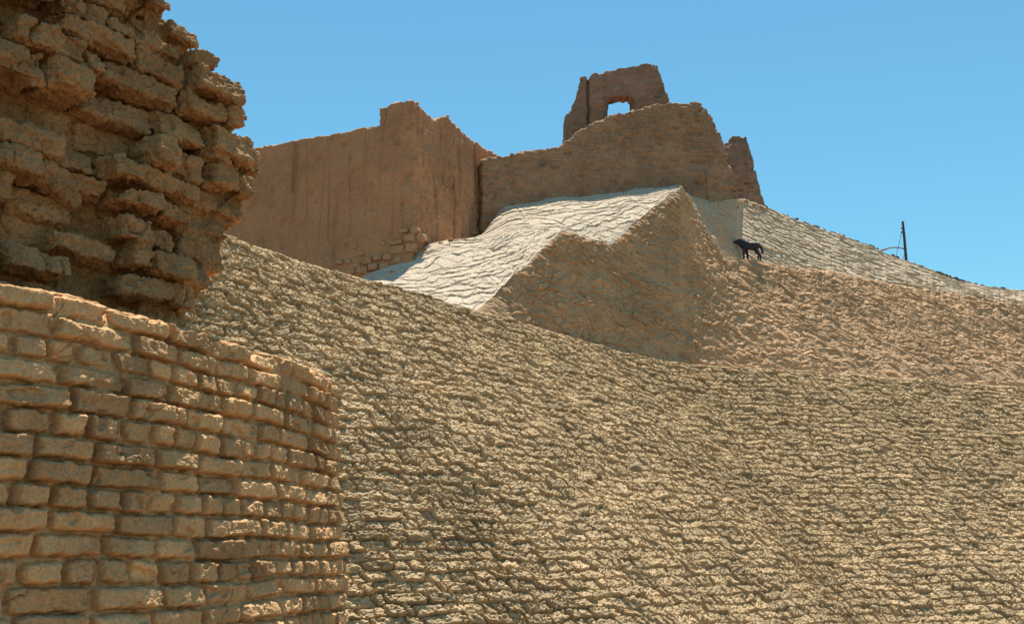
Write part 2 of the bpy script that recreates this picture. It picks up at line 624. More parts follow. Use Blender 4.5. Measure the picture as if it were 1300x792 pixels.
def panel_bm(bm, plane, poly, th, holes=(), w0=0.0):
    loops = []
    edges = []
    for P in [poly] + list(holes):
        vs = []
        for q in P:
            u, z = plane.hit(*q)
            vs.append(bm.verts.new(plane.world(u, z, w0)))
        es = [bm.edges.new((vs[i], vs[(i + 1) % len(vs)])) for i in range(len(vs))]
        edges += es
        loops.append(vs)
    r = bmesh.ops.triangle_fill(bm, edges=edges, use_beauty=True, normal=Vector(plane.n))
    faces = [g for g in r['geom'] if isinstance(g, bmesh.types.BMFace)]
    e = bmesh.ops.extrude_face_region(bm, geom=faces)
    nv = [g for g in e['geom'] if isinstance(g, bmesh.types.BMVert)]
    for v in nv:
        v.co -= Vector(plane.n) * th
    bmesh.ops.recalc_face_normals(bm, faces=bm.faces)


def remeshed(bm, voxel):
    me = bpy.data.meshes.new('tmp')
    bm.to_mesh(me)
    bm.free()
    o = bpy.data.objects.new('tmp', me)
    COL.objects.link(o)
    md = o.modifiers.new('r', 'REMESH')
    md.mode = 'VOXEL'
    md.voxel_size = voxel
    dg = bpy.context.evaluated_depsgraph_get()
    ev = o.evaluated_get(dg)
    m2 = bpy.data.meshes.new_from_object(ev)
    n = len(m2.vertices)
    V = np.empty(n * 3, np.float32)
    m2.vertices.foreach_get('co', V)
    NN = np.empty(n * 3, np.float32)
    m2.vertices.foreach_get('normal', NN)
    lt = np.empty(len(m2.polygons), np.int32)
    m2.polygons.foreach_get('loop_total', lt)
    idx = np.empty(len(m2.loops), np.int32)
    m2.loops.foreach_get('vertex_index', idx)
    assert (lt == 4).all()
    bpy.data.objects.remove(o)
    bpy.data.meshes.remove(me)
    bpy.data.meshes.remove(m2)
    return V.reshape(-1, 3).astype(float), NN.reshape(-1, 3).astype(float), idx.reshape(-1, 4)


def lap(V, Fq, it, k=.5):
    """laplacian smoothing on quads"""
    E = np.concatenate([Fq[:, [0, 1]], Fq[:, [1, 2]], Fq[:, [2, 3]], Fq[:, [3, 0]]])
    cnt = np.bincount(E.ravel(), minlength=len(V))[:, None]
    for _ in range(it):
        S = np.zeros_like(V)
        for j in range(3):
            S[:, j] = np.bincount(E[:, 0], V[E[:, 1], j], len(V)) + np.bincount(E[:, 1], V[E[:, 0], j], len(V))
        V = V + k * (S / np.maximum(cnt, 1) - V)
    return V


def normals_of(V, Fq):
    n = np.cross(V[Fq[:, 2]] - V[Fq[:, 0]], V[Fq[:, 3]] - V[Fq[:, 1]])
    N = np.zeros_like(V)
    for j in range(3):
        for c in range(4):
            N[:, j] += np.bincount(Fq[:, c], n[:, j], len(V))
    return N / (np.linalg.norm(N, axis=1, keepdims=True) + 1e-12)


def biggest(V, Fq):
    """keep the largest connected piece"""
    lab = np.arange(len(V))
    while True:
        m = lab[Fq].min(1)
        new = lab.copy()
        for c in range(4):
            np.minimum.at(new, Fq[:, c], m)
        new = np.minimum(new, new[new])
        if (new == lab).all():
            break
        lab = new[new]
    root = np.bincount(lab).argmax()
    keep = lab == root
    idx = np.cumsum(keep) - 1
    Fk = Fq[keep[Fq[:, 0]]]
    return V[keep], idx[Fk].astype(np.int32)


def wall_uv(V, N, planes):
    """u along the best aligned wall plane"""
    D = np.stack([np.abs(N @ p.n) for p in planes], 1)
    k = D.argmax(1)
    u = np.zeros(len(V))
    for i, p in enumerate(planes):
        u = np.where(k == i, (V - p.o) @ p.d + 50 * i, u)
    return u, k


# ---- fort wall on the left
K = (-2.3, 23.1)
fort = empty('fort_wall', (-3.5, 24, 6.0))
tag(fort, 'tall brown mud plaster wall with a sharp corner, stones at its foot, rear left', 'wall')


def build_fort():
    pl = Plane(K, -68, .02)
    pr = Plane(K, 27, .06)
    bm = bmesh.new()
    left = [(523, 128, 1), (517, 128, 1), (491, 133, 1), (490, 156, 1), (462, 162, 1), (430, 169, 1), (398, 175, 1), (372, 178, 1), (340, 184, 1),
            (300, 189, 1), (240, 199, 1), (160, 212, 1), (-60, 246, 0), (-60, 420, 0), (526, 400, 0)]
    right = [(521, 128, 1), (530, 131, 1), (544, 147, 1), (552, 155, 1), (558, 150, 1), (567, 148, 1), (577, 158, 1), (592, 172, 1),
             (606, 184, 1), (622, 193, 1), (640, 205, 1), (652, 209, 0), (652, 330, 0), (560, 345, 0), (524, 350, 0)]
    panel_bm(bm, pl, jag(left, 7, 1.5, 3), 1.0)
    panel_bm(bm, pr, jag(right, 6, 1.6, 4), .9)
    V, N, Fq = remeshed(bm, .026)
    V = lap(V, Fq, 1)
    u, k = wall_uv(V, N, [pl, pr])
    z = V[:, 2]
    x, y = V[:, 0], V[:, 1]
    isl = (k == 0)
    h = .05 * fbm(x * .5, y * .5, z * .4, 3, 1) + .016 * fbm(x * 2.5, y * 2.5, z * 2, 4, 2)
    # left face: plaster with shallow pits and faint gullies
    pit = sstep(.42, .62, noise(x * 3.4, y * 3.4, z * 4.0, 31))
    gul = np.abs(noise(u * 1.7, u * 0, z * .12, 33))
    hl = -.05 * pit - .03 * (1 - sstep(0, .06, gul)) * sstep(7.5, 9.5, z) + .006 * fbm(x * 11, y * 11, z * 11, 2, 34)
    # right face: eroded vertical grain, small bricks, two deep cracks
    du, dv, cu, cv, kk, rr = bricks(u + .03 * fbm(u * 4, z * 4, z * 0, 2, 4), z + .02 * fbm(u * 3, z * 3, z * 0, 2, 5), .12, [.24, .2], 9, .3)
    hr = .050 * fbm(u * 6, z * 0, z * 1.8, 4, 35, .6) + .010 * sstep(0, .03, np.minimum(du, dv)) * (.3 + rnd2(kk, rr, 6)) \
        + .016 * fbm(x * 9, y * 9, z * 9, 3, 36)
    for cpx, py0, py1, dep in ((575, 225, 312, .22), (602, 178, 262, .28), (553, 235, 270, .1), (587, 290, 315, .2)):
        uc, z1 = pr.hit(cpx, py0)
        _, z0 = pr.hit(cpx, py1)
        wob = uc + 50 + .06 * noise(z * 2.5, z * 0 + cpx, z * 0, 8)
        hr = hr - dep * np.exp(-((u - wob) / .035) ** 2) * sstep(z0 - .2, z0 + .2, z) * (1 - sstep(z1 - .1, z1 + .1, z))
    low = 1 - sstep(0, .9, z - (8.4 + .16 * (u - 50)))
    hr = hr - .10 * low * sstep(-.1, .4, fbm(x * 2.2, y * 2.2, z * 2.2, 3, 40))
    h = h + np.where(isl, hl, hr)
    V = V + N * h[:, None]
    mesh_arrays('wall_body', V, Fq, M_FORT, fort)
    # stone footing near the corner
    bm = bmesh.new()
    rn = random.Random(5)
    spots = []
    def stone(px, py, w, hgt, pl_, rot=0, out=.05):
        uu, zz = pl_.hit(px, py)
        c = pl_.world(uu, zz, out - .085)
        r = bmesh.ops.create_icosphere(bm, subdivisions=3, radius=1)
        sc = 24.0 / F
        se = rn.random() * 50
        for v in r['verts']:
            q = np.array(v.co)
            q = np.sign(q) * np.abs(q) ** .26
            q = q * (1 + .20 * float(noise(np.array([q[0] * 1.6 + se]), np.array([q[1] * 1.6]), np.array([q[2] * 1.6]))[0]))
            a = q[0] * w * sc * .5
            b = q[2] * hgt * sc * .5
            ca, sa = math.cos(rot), math.sin(rot)
            v.co = Vector(c + pl_.d * (a * ca - b * sa) + np.array([0, 0, 1]) * (a * sa + b * ca) + pl_.n * q[1] * .09)
    for (px, py, w, hg, rt) in [(512, 293, 14, 6, .1), (526, 291, 10, 11, -.5), (519, 302, 15, 10, 0), (534, 301, 9, 9, -.3),
                                (500, 309, 8, 5, .1), (507, 308, 8, 5, 0), (504, 317, 19, 12, 0), (521, 314, 14, 12, .1),
                                (449, 313, 8, 6, .4), (486, 309, 7, 4, .2), (492, 326, 12, 9, .1), (480, 327, 13, 8, 0), (466, 331, 13, 9, -.1),
                                (452, 336, 12, 8, 0), (441, 332, 9, 7, .2), (474, 339, 14, 9, 0), (460, 343, 14, 9, .1), (488, 338, 14, 9, 0),
                                (503, 330, 13, 9, 0), (470, 350, 14, 9, 0), (432, 333, 10, 6, 0), (445, 345, 12, 8, 0), (484, 349, 13, 9, 0), (458, 322, 8, 6, .2), (415, 328, 8, 5, 0)]:
        stone(px, py, w, hg, pl, rt, rn.uniform(.0, .06))
    for (px, py, w, hg, rt) in [(531, 298, 14, 13, -.6), (543, 305, 18, 12, -.5), (552, 310, 12, 8, -.3)]:
        stone(px, py, w, hg, pr, rt, .02)
    me = bpy.data.meshes.new('stone_footing')
    bm.transform(__import__('mathutils').Matrix.Translation(-fort.location))
    bm.to_mesh(me)
    bm.free()
    for p in me.polygons: p.use_smooth = True
    me.materials.append(M_STONE)
    o = bpy.data.objects.new('stone_footing', me)
    COL.objects.link(o)
    o.parent = fort


build_fort()


def brick_wall_thing(name, label, panels, mat, voxel, seed, row=.105, lens=(.22, .2), amp=.03, extra=None):
    bm = bmesh.new()
    planes = []
    for (pl, poly, th, holes) in panels:
        panel_bm(bm, pl, poly, th, holes)
        planes.append(pl)
    V, N, Fq = remeshed(bm, voxel)
    V = lap(V, Fq, 1)
    u, k = wall_uv(V, N, planes)
    x, y, z = V.T
    du, dv, cu, cv, kk, rr = bricks(u + .03 * fbm(u * 3, z * 3, z * 0, 2, seed), z + .02 * fbm(u * 2, z * 2, z * 0, 2, seed + 1), row, lens, seed + 2, .2)
    rb = rnd2(kk, rr, seed + 3)
    h = amp * sstep(0, .025, np.minimum(du, dv)) * (.4 + 1.0 * rb) + .04 * fbm(x * .7, y * .7, z * .7, 3, seed + 4) \
        + .03 * fbm(x * 3, y * 3, z * 3.5, 4, seed + 5, .6) - .06 * sstep(.35, .6, noise(x * 3, y * 3, z * 3.2, seed + 6))
    h = h - .07 * (rnd2(kk, rr, seed + 9) > .93) * sstep(.01, .03, np.minimum(du, dv))
    if extra is not None:
        h = h + extra(u, z, k, planes)
    V = V + N * h[:, None]
    c = (float(x.mean()), float(y.mean()), float(z.min()))
    o = mesh_arrays(name, V - np.array(c), Fq, mat, tone=.91 + .18 * rnd2(kk, rr, seed + 8))
    o.location = c
    tag(o, label, 'wall')
    return o


# ---- tower front
pf = Plane((0.0, 26.05), 76.5, .04)
cu_, cz_ = pf.hit(897, 200)
CORN = pf.world(cu_, cz_, 0)
ps = Plane((CORN[0], CORN[1]), 52, .08)
ps.z0 = CORN[2]
front_poly = [(612, 203, 1), (655, 197, 1), (680, 190, 1), (712, 186, 1), (722, 178, 1), (732, 169, 1), (748, 160, 1), (775, 149, 1), (802, 141, 1),
              (835, 134, 1), (868, 131, 1), (890, 132, 0), (897, 200, 0), (907, 262, 0), (905, 300, 0), (612, 300, 0)]
side_poly = [(888, 131, 1), (897, 137, 1), (908, 156, 1), (917, 180, 1), (925, 205, 1), (933, 232, 1), (937, 256, 0), (934, 290, 0), (904, 300, 0), (896, 200, 0)]
brick_wall_thing('tower_wall', 'high curved brown brick wall of the tower above the pale slope', [
    (pf, jag(front_poly, 5, 1.6, 11), .9, ()), (ps, jag(side_poly, 5, 1.2, 12), .7, ())], M_TOWER, .03, 200, amp=.032)

# ---- upper wall with the window
pw = Plane((3.0, 29.6), 90)
win_poly = [(717, 215, 0), (717, 150, 1), (723, 144, 1), (730, 130, 1), (737, 112, 1), (736, 101, 0), (740, 97, 1), (770, 91, 1), (800, 85, 1), (830, 80, 0), (832, 83, 0), (834, 82, 1),
            (841, 104, 1), (848, 122, 1), (850, 140, 0), (852, 215, 0)]
hole = [(773.5, 149.5), (774, 127), (779, 125.5), (783, 122.5), (788, 121.5), (793, 122.5), (796, 120.5), (800, 121), (800, 146)]


def win_extra(u, z, k, planes):
    h = 0 * u
    uc, zt = pw.hit(746, 95)
    _, zb = pw.hit(748, 156)
    wob = uc + .05 * noise(z * 3, z * 0, z * 0, 5)
    h -= .22 * np.exp(-((u - wob) / .04) ** 2) * (1 - sstep(zt - .1, zt + .3, z))
    # shallow worn recess round the window opening
    u0, zt = pw.hit(766, 124)
    u1, _ = pw.hit(805, 124)
    h -= .10 * sstep(u0 - .03, u0 + .03, u) * (1 - sstep(u1 - .03, u1 + .03, u)) * (1 - sstep(zt - .04, zt + .04, z))
    return h


ww = brick_wall_thing('window_wall', 'ruined purple-brown brick wall with a square window hole, highest on the skyline',
                      [(pw, jag(win_poly, 5, 1.4, 15), .55, [hole])], M_WIN, .03, 300, amp=.026, extra=win_extra)

# ---- broken stub behind the tower
pb = Plane((7.2, 31.0), 80, .05)
stub_poly = [(915, 186, 1), (930, 184, 0), (930, 172, 0), (947, 172, 0), (952, 184, 1), (957, 205, 1), (964, 235, 1), (973, 266, 0), (973, 300, 0), (915, 300, 0)]
brick_wall_thing('wall_stub', 'narrow broken brown wall stub behind the right side of the tower',
                 [(pb, jag(stub_poly, 5, 1.2, 17), .7, ())], M_WIN, .028, 400, amp=.020)


# ------------------------------------------------------------------ near brick bastion
def build_bastion():
    topz = 2.7
    plan = [(-4.2, 2.3), (-3.0, 3.25), (-2.16, 4.22), (-1.80, 4.78), (-1.54, 5.43), (-1.35, 6.08), (-1.24, 6.5), (-1.215, 6.85),
            (-1.33, 7.15), (-1.6, 7.4), (-2.1, 7.6), (-3.0, 7.9)]
    A = polyline(plan, n=2400)
    A = smooth_curve(A, 2500)
    A = reparam(A, 1150)
    s = arclen(A)
    T = np.gradient(A, axis=0)
    T /= np.linalg.norm(T, axis=1, keepdims=True)
    Nh = np.stack([T[:, 1], -T[:, 0]], -1)
    nu = len(A)
    zz = np.concatenate([np.linspace(-.05, .95, 50)[:-1], np.linspace(.95, topz, 300)])
    z2 = np.repeat(zz[None], nu, 0)
    U = np.repeat(s[:, None], len(zz), 1)
    O = 0 * U
    wu = U + .016 * fbm(U * 5, z2 * 5, O, 3, 3) + .006 * fbm(U * 25, z2 * 25, O, 2, 4)
    RH = .1035
    wv = (topz - z2) + .018 * fbm(U * 1.4, z2 * 2.0, O, 2, 5) + .005 * fbm(U * 14, z2 * 14, O, 2, 6)
    du, dv, cu, cv, k, r = bricks(wu, wv, RH, [.34, .32, .175], 42, .16)
    r0, r1, r2, r3 = [rnd2(k, r, 50 + q) for q in range(4)]
    # bricks narrower than the course: uneven joints
    du = du - .008 - .010 * r1
    dv = dv - .003 - .007 * r2
    rad = .012 + .010 * r3
    qx = np.clip(rad - du, 0, None)
    qz = np.clip(rad - dv, 0, None)
    d = rad - np.hypot(qx, qz)                     # rounded corners
    d = d + .0075 * fbm(U * 15, z2 * 15, O, 4, 7, .6)
    t = np.clip(d / rad, 0, 1)
    prof = np.sqrt(np.clip(1 - (1 - t) ** 2, 0, 1))
    dep = .058 + .026 * (r0 - .5)
    h = prof * dep + prof * ((r1 - .5) * cu * .22 + (r2 - .5) * cv * .4)
    # some joints are smeared full of mud
    fill = sstep(.20, .6, fbm(U * 1.6, z2 * 2.2, O, 3, 9))
    h = np.maximum(h, .008 + .006 * fbm(U * 12, z2 * 12, O, 3, 18) + .034 * fill + .008 * fbm(U * 8, z2 * 8, O, 3, 13))
    h = h + .008 * fbm(U * 7, z2 * 7, O, 4, 10, .55) + .0045 * fbm(U * 34, z2 * 34, O, 3, 11, .65)
    h = h + facets(wu, z2, .10, .055, 71, .006, 0)
    # chips
    h = h - .02 * sstep(.38, .5, noise(U * 9, z2 * 11, O, 12))
    ck = np.abs(noise(U * 5, z2 * 4, O, 15) + .25 * noise(U * 18, z2 * 18, O, 16))
    h = h - .014 * (1 - sstep(0, .035, ck)) * sstep(.05, .3, noise(U * 2.5, z2 * 2.5, O, 17))
    h = h + .03 * fbm(U * .8, z2 * .8, O, 2, 14)
    batter = .085 * (topz - z2)
    P = np.zeros((nu, len(zz), 3))
    off = batter + h
    # top course rounds over
    P[..., 0] = A[:, None, 0] + Nh[:, None, 0] * off
    P[..., 1] = A[:, None, 1] + Nh[:, None, 1] * off
    lump = .018 * fbm(s * 3, s * 0, s * 0, 3, 20) + .012 * (rnd2(k[:, -1], r[:, -1], 55) - .5)
    lump = np.convolve(np.pad(lump, 6, mode='edge'), np.ones(13) / 13, 'valid')
    P[..., 2] = z2 + lump[:, None] * sstep(topz - .2, topz, z2)
    rows = []
    for dd in np.concatenate([np.linspace(0.008, .12, 14), np.linspace(.14, 1.0, 40)]):
        R = np.zeros((nu, 3))
        R[:, :2] = A - Nh * dd + Nh * (h[:, -1] * max(0, 1 - dd / .05))[:, None]
        g = .02 * fbm(s * 4, s * 0 + dd * 5, s * 0, 3, 23) * min(1, dd / .05) + .006 * fbm(s * 20, s * 0 + dd * 22, s * 0, 2, 24)
        R[:, 2] = topz + .012 * min(1, dd / .03) + lump + g + .03 * min(dd, .5)
        rows.append(R)
    P = np.concatenate([P, np.stack(rows, 1)], 1)
    tone = np.concatenate([.76 + .42 * r3 * (1 - .6 * fill), np.ones((nu, len(rows)))], 1)
    o = mesh_arrays('brick_bastion', P.reshape(-1, 3), grid_faces(*P.shape[:2]), M_BASTION, tone=tone, smooth=False)
    tag(o, 'low curved wall of rounded mud bricks in neat courses, lower left, below the overhanging ruin', 'wall')


build_bastion()


# ------------------------------------------------------------------ overhanging ruin
def build_ruin():
    o2 = np.array([-1.80, 5.57])
    pl = Plane(o2, 35, 0)
    prof_px = [(203, -40), (205, 0), (209, 22), (238, 58), (262, 95), (271, 122), (292, 136), (287, 160), (303, 186), (322, 210), (306, 226),
               (306, 258), (297, 278), (277, 290), (286, 310), (279, 332), (256, 346), (256, 368), (238, 382), (232, 412), (228, 440)]
    pr = np.array([pl.hit(q[0] + 9, q[1]) for q in prof_px])        # (u, z)
    order = np.argsort(pr[:, 1])
    pr = pr[order]
    uend = lambda z: float(np.interp(z, pr[:, 1], pr[:, 0]))
    bm = bmesh.new()
    rn = random.Random(11)

    def box(u0, u1, z0, z1, w0, w1, j=.018, rot=0.0, tilt=0.0):
        vs = []
        uc, zc = (u0 + u1) / 2, (z0 + z1) / 2
        for (a, b, c) in ((u0, z0, w0), (u1, z0, w0), (u1, z1, w0), (u0, z1, w0), (u0, z0, w1), (u1, z0, w1), (u1, z1, w1 - tilt), (u0, z1, w1 - tilt)):
            a2 = uc + (a - uc) * math.cos(rot) - (b - zc) * math.sin(rot)
            b2 = zc + (a - uc) * math.sin(rot) + (b - zc) * math.cos(rot)
            vs.append(bm.verts.new(pl.world(a2 + rn.uniform(-j, j), b2 + rn.uniform(-j, j) * .8, c + rn.uniform(-j, j))))
        for f in ((0, 1, 2, 3), (7, 6, 5, 4), (0, 4, 5, 1), (1, 5, 6, 2), (2, 6, 7, 3), (3, 7, 4, 0)):
            bm.faces.new([vs[i] for i in f])
    z = 2.55
    row = 0
    UL = -2.3
    while z < 5.5:
        h = rn.choice([.13, .155, .175, .185, .145])
        ue = uend(z + h / 2)
        # core
        box(UL, ue - .05, z - .02, z + h + .02, -.75, -.10 - .06 * rn.random(), .01)
        box(ue - .30, ue - .02, z - .02, z + h + .02, -.75, -.025 - .03 * rn.random(), .012)
        # lean: the ruin bulges outward in the middle of its height
        bulge = .10 * math.exp(-((z - 4.0) / .8) ** 2)
        u = UL + rn.uniform(0, .3)
        # bricks
        while u < ue - .01:
            L = rn.choice([.17, .23, .29, .35, .40]) * rn.uniform(.85, 1.15)
            u1 = min(u + L, ue + rn.uniform(-.03, .02))
            if ue - u1 < .12:
                u1 = ue + rn.uniform(-.03, .02)
            gap = rn.uniform(.018, .050)
            pro = rn.choice([-.06, -.02, .0, .02, .04, .07, .10, .13]) + bulge
            if rn.random() < .14 and u1 < ue - .1:
                pro -= .16
            if u1 > ue - .05:                        # the end brick keeps to the broken outline
                u1 -= .5 * max(pro, 0) - .02
                if u1 - u < .08:
                    pro = min(pro, .02)
                    u1 = max(u1, u + .08)
            hh = h * rn.uniform(.76, .95)
            box(u + gap, u1 - gap * .3, z + .012 + (h - hh) * rn.random() * .4, z + hh, -.62, pro, .014 if u1 < ue - .05 else .010, rn.uniform(-.03, .03), hh * rn.choice([0, .08, .18, .28, .38]))
            if rn.random() < .25 and u1 < ue - .1:    # broken lump of mud between the courses
                cu = rn.uniform(u, u1)
                box(cu - .06, cu + .06, z - .04, z + .05, -.4, pro - .03 + rn.uniform(-.02, .02), .03, rn.uniform(-.5, .5))
            u = max(u1, u + .08) if u1 < ue - .3 else (ue if u1 > ue - .3 and u + L >= ue - .12 else u1)
        z += h
        row += 1
    V, N, Fq = remeshed(bm, .0088)
    V, Fq = biggest(V, Fq)
    V = lap(V, Fq, 1)
    N = normals_of(V, Fq)
    x, y, zc = V.T
    u = (V - pl.o) @ pl.d
    h = .022 * fbm(x * 1.6, y * 1.6, zc * 2.6, 3, 1) + .012 * fbm(x * 8, y * 8, zc * 8, 4, 2, .62) \
        + .010 * fbm(x * 30, y * 30, zc * 36, 3, 3, .65)
    chip = noise(x * 6, y * 6, zc * 8, 21)
    h = h - .022 * sstep(.25, .33, chip)
    h = h + facets(u + .03 * noise(x * 8, y * 8, zc * 8, 41), zc + .02 * noise(x * 9, y * 9, zc * 9, 42), .13, .075, 43, .015, 0)
    crack = np.abs(noise(x * 4.0, y * 4.0, zc * 3.0, 5))
    h = h - .035 * (1 - sstep(0, .05, crack)) * sstep(0, .2, noise(x * 1.5, y * 1.5, zc * 1.5, 6))
    V = V + N * h[:, None]
    c = np.array([o2[0] - .5, o2[1] - .4, 2.6])
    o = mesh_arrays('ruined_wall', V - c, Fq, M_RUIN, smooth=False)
    o.location = c
    tag(o, 'overhanging ruin of crumbling, layered mud bricks at the upper left, above the curved wall', 'wall')


build_ruin()


# ------------------------------------------------------------------ dog
def build_dog():
    foot = pt(957.5, 331, 28.35)
    d = empty('dog', tuple(foot))
    # drop on to the ledge
    q = BACK.reshape(-1, 3)
    near = np.linalg.norm(q[:, :2] - foot[:2], axis=1)
    gz = float(np.median(q[near < .25][:, 2])) + .05 if (near < .25).any() else float(foot[2])
    d.location.z = gz
    tag(d, 'black dog standing side-on upon the ledge of the mud slope', 'dog')
    V = [(0.00, 0, .40), (.14, 0, .43), (.28, 0, .45), (.36, 0, .52), (.43, 0, .575), (.51, 0, .55), (.605, 0, .505),   # pelvis..chest..neck..head..muzzle
         (-.13, 0, .42), (-.21, .0, .37), (-.245, 0, .26), (-.25, 0, .16),                                             # rump, tail
         (.29, .075, .34), (.31, .085, .18), (.31, .085, .015), (.34, .085, .0),                                     # front leg
         (.22, -.075, .34), (.185, -.085, .18), (.165, -.085, .015), (.19, -.085, .0),
         (-.05, .075, .33), (-.03, .085, .235), (-.12, .085, .15), (-.10, .085, .01), (-.075, .085, -.005),            # hind leg
         (-.09, -.075, .33), (-.10, -.085, .235), (-.20, -.085, .15), (-.19, -.085, .01), (-.165, -.085, -.005),
         (.425, .05, .635), (.425, -.05, .635)]                                                                        # ears
    E = [(0, 1), (1, 2), (2, 3), (3, 4), (4, 5), (5, 6), (0, 7), (7, 8), (8, 9), (9, 10), (2, 11), (11, 12), (12, 13), (13, 14),
         (2, 15), (15, 16), (16, 17), (17, 18), (0, 19), (19, 20), (20, 21), (21, 22), (22, 23), (0, 24), (24, 25), (25, 26), (26, 27), (27, 28), (4, 29), (4, 30)]
    R = [(.12, .15), (.115, .145), (.12, .165), (.095, .12), (.082, .088), (.056, .06), (.032, .034),
         (.085, .095), (.035, .035), (.036, .036), (.018, .018),
         (.06, .065), (.040, .040), (.031, .031), (.028, .02), (.06, .065), (.040, .040), (.031, .031), (.028, .02),
         (.07, .085), (.05, .055), (.032, .032), (.026, .026), (.024, .018), (.07, .085), (.05, .055), (.032, .032), (.026, .026), (.024, .018),
         (.014, .014), (.014, .014)]
    me = bpy.data.meshes.new('body')
    me.from_pydata([Vector(v) for v in V], E, [])
    o = bpy.data.objects.new('body', me)
    COL.objects.link(o)
    o.modifiers.new('skin', 'SKIN')
    sk = me.skin_vertices[0].data
    for i, r in enumerate(R):
        sk[i].radius = r
    sk[0].use_root = True
    s = o.modifiers.new('sub', 'SUBSURF')
    s.levels = s.render_levels = 2
    dg = bpy.context.evaluated_depsgraph_get()
    m2 = bpy.data.meshes.new_from_object(o.evaluated_get(dg))
    bpy.data.objects.remove(o)
    n = len(m2.vertices)
    co = np.empty(n * 3, np.float32)
    m2.vertices.foreach_get('co', co)
    co = co.reshape(-1, 3).astype(float)
    f = fbm(co[:, 0] * 22, co[:, 1] * 22, co[:, 2] * 16, 3, 4)
    nn = np.empty(n * 3, np.float32)
    m2.vertices.foreach_get('normal', nn)
    fur = sstep(.2, .34, co[:, 2])
    co = co + nn.reshape(-1, 3) * (f * .016 * fur)[:, None]
    m2.vertices.foreach_set('co', co.astype(np.float32).ravel())
    for p in m2.polygons: p.use_smooth = True
    m2.materials.append(M_DOG)
    m2.name = 'body'
    o = bpy.data.objects.new('body', m2)
    COL.objects.link(o)
    o.parent = d
    for sgn in (1, -1):
        b = bmesh.new()
        bmesh.ops.create_uvsphere(b, u_segments=10, v_segments=6, radius=.011)
        mm = bpy.data.meshes.new('eye')
        b.to_mesh(mm); b.free()
        mm.materials.append(M_METAL)
        e = bpy.data.objects.new('eye', mm)
        COL.objects.link(e)
        e.parent = d
        e.location = (.495, sgn * .043, .59)
    d.rotation_euler = (0, math.radians(-2.5), math.radians(180 - 6))
    d.scale = (.93, .93, .93)
    return d


build_dog()


# ------------------------------------------------------------------ utility pole
def tube(bm, pts, r, seg=8):
    pts = [Vector(p) for p in pts]
    rings = []
    for i, p in enumerate(pts):
        t = (pts[min(i + 1, len(pts) - 1)] - pts[max(i - 1, 0)]).normalized()
        a = t.orthogonal().normalized()
        if i and rings:
            a = (pa - t * pa.dot(t)).normalized()
        pa = a
        b = t.cross(a)
        rr = r[i] if isinstance(r, (list, tuple)) else r
        rings.append([bm.verts.new(p + (a * math.cos(2 * math.pi * k / seg) + b * math.sin(2 * math.pi * k / seg)) * rr) for k in range(seg)])
    for i in range(len(rings) - 1):
        for k in range(seg):
            bm.faces.new((rings[i][k], rings[i][(k + 1) % seg], rings[i + 1][(k + 1) % seg], rings[i + 1][k]))
    bm.faces.new(rings[0][::-1])
    bm.faces.new(rings[-1])


def bm_obj(name, bm, mat, parent=None, loc=(0, 0, 0)):
    bmesh.ops.recalc_face_normals(bm, faces=bm.faces)
    me = bpy.data.meshes.new(name)
    bm.to_mesh(me)
    bm.free()
    for p in me.polygons: p.use_smooth = True
    me.materials.append(mat)
    o = bpy.data.objects.new(name, me)
    COL.objects.link(o)
    o.location = loc
    if parent: o.parent = parent
    return o


def build_pole():
    T = 35.0
    base = pt(1153.5, 360, T)
    p = empty('utility_pole', tuple(base))
    tag(p, 'thin dark utility pole with a bracket and wires behind the right skyline', 'pole')
    q = lambda px, py, t=T: Vector(pt(px, py, t) - base)
    b = bmesh.new()
    tube(b, [q(1153.5, 362), q(1150.5, 331), q(1148.3, 305), q(1146, 281)], [.05, .047, .044, .04], 10)
    bm_obj('pole_shaft', b, M_WOOD, p)
    b = bmesh.new()
    tube(b, [q(1149, 317.5), q(1146, 315.5), q(1140, 314.4), q(1133, 314.2), q(1128, 314.8)], .022)
    bm_obj('arm', b, M_METAL, p)
    for py in (290, 295):
        b = bmesh.new()
        tube(b, [q(1147.2, py + .5), q(1145.4, py + .5), q(1145, py - .2), q(1145, py - 1.3)], [.018, .02, .045, .03])
        bm_obj('insulator', b, M_METAL, p)
    for a, c in (((1144.6, 294), (1137, 326)), ((1149.5, 318), (1143, 334))):
        b = bmesh.new()
        pts = []
        for i in range(9):
            f = i / 8
            v = q(a[0] + (c[0] - a[0]) * f, a[1] + (c[1] - a[1]) * f)
            v.z -= .05 * math.sin(math.pi * f)
            pts.append(v)
        tube(b, pts, .009, 5)
        bm_obj('wire', b, M_WIRE, p)


build_pole()


# ------------------------------------------------------------------ loose stones along the rim
def rock_mesh(seed, name='stone'):
    b = bmesh.new()
    bmesh.ops.create_icosphere(b, subdivisions=3, radius=1)
    for v in b.verts:
        q = np.array(v.co)
        q = np.sign(q) * np.abs(q) ** .7
        n = float(fbm(np.array([q[0] * 1.2 + seed * 7.7]), np.array([q[1] * 1.2]), np.array([q[2] * 1.2]), 3)[0])
        v.co = Vector(q * (1 + .35 * n))
    return b


ROCKS = []
for i in range(5):
    o = bm_obj('loose_stone', rock_mesh(i + 1), M_DARKSTONE)
    ROCKS.append(o.data)
    bpy.data.objects.remove(o)

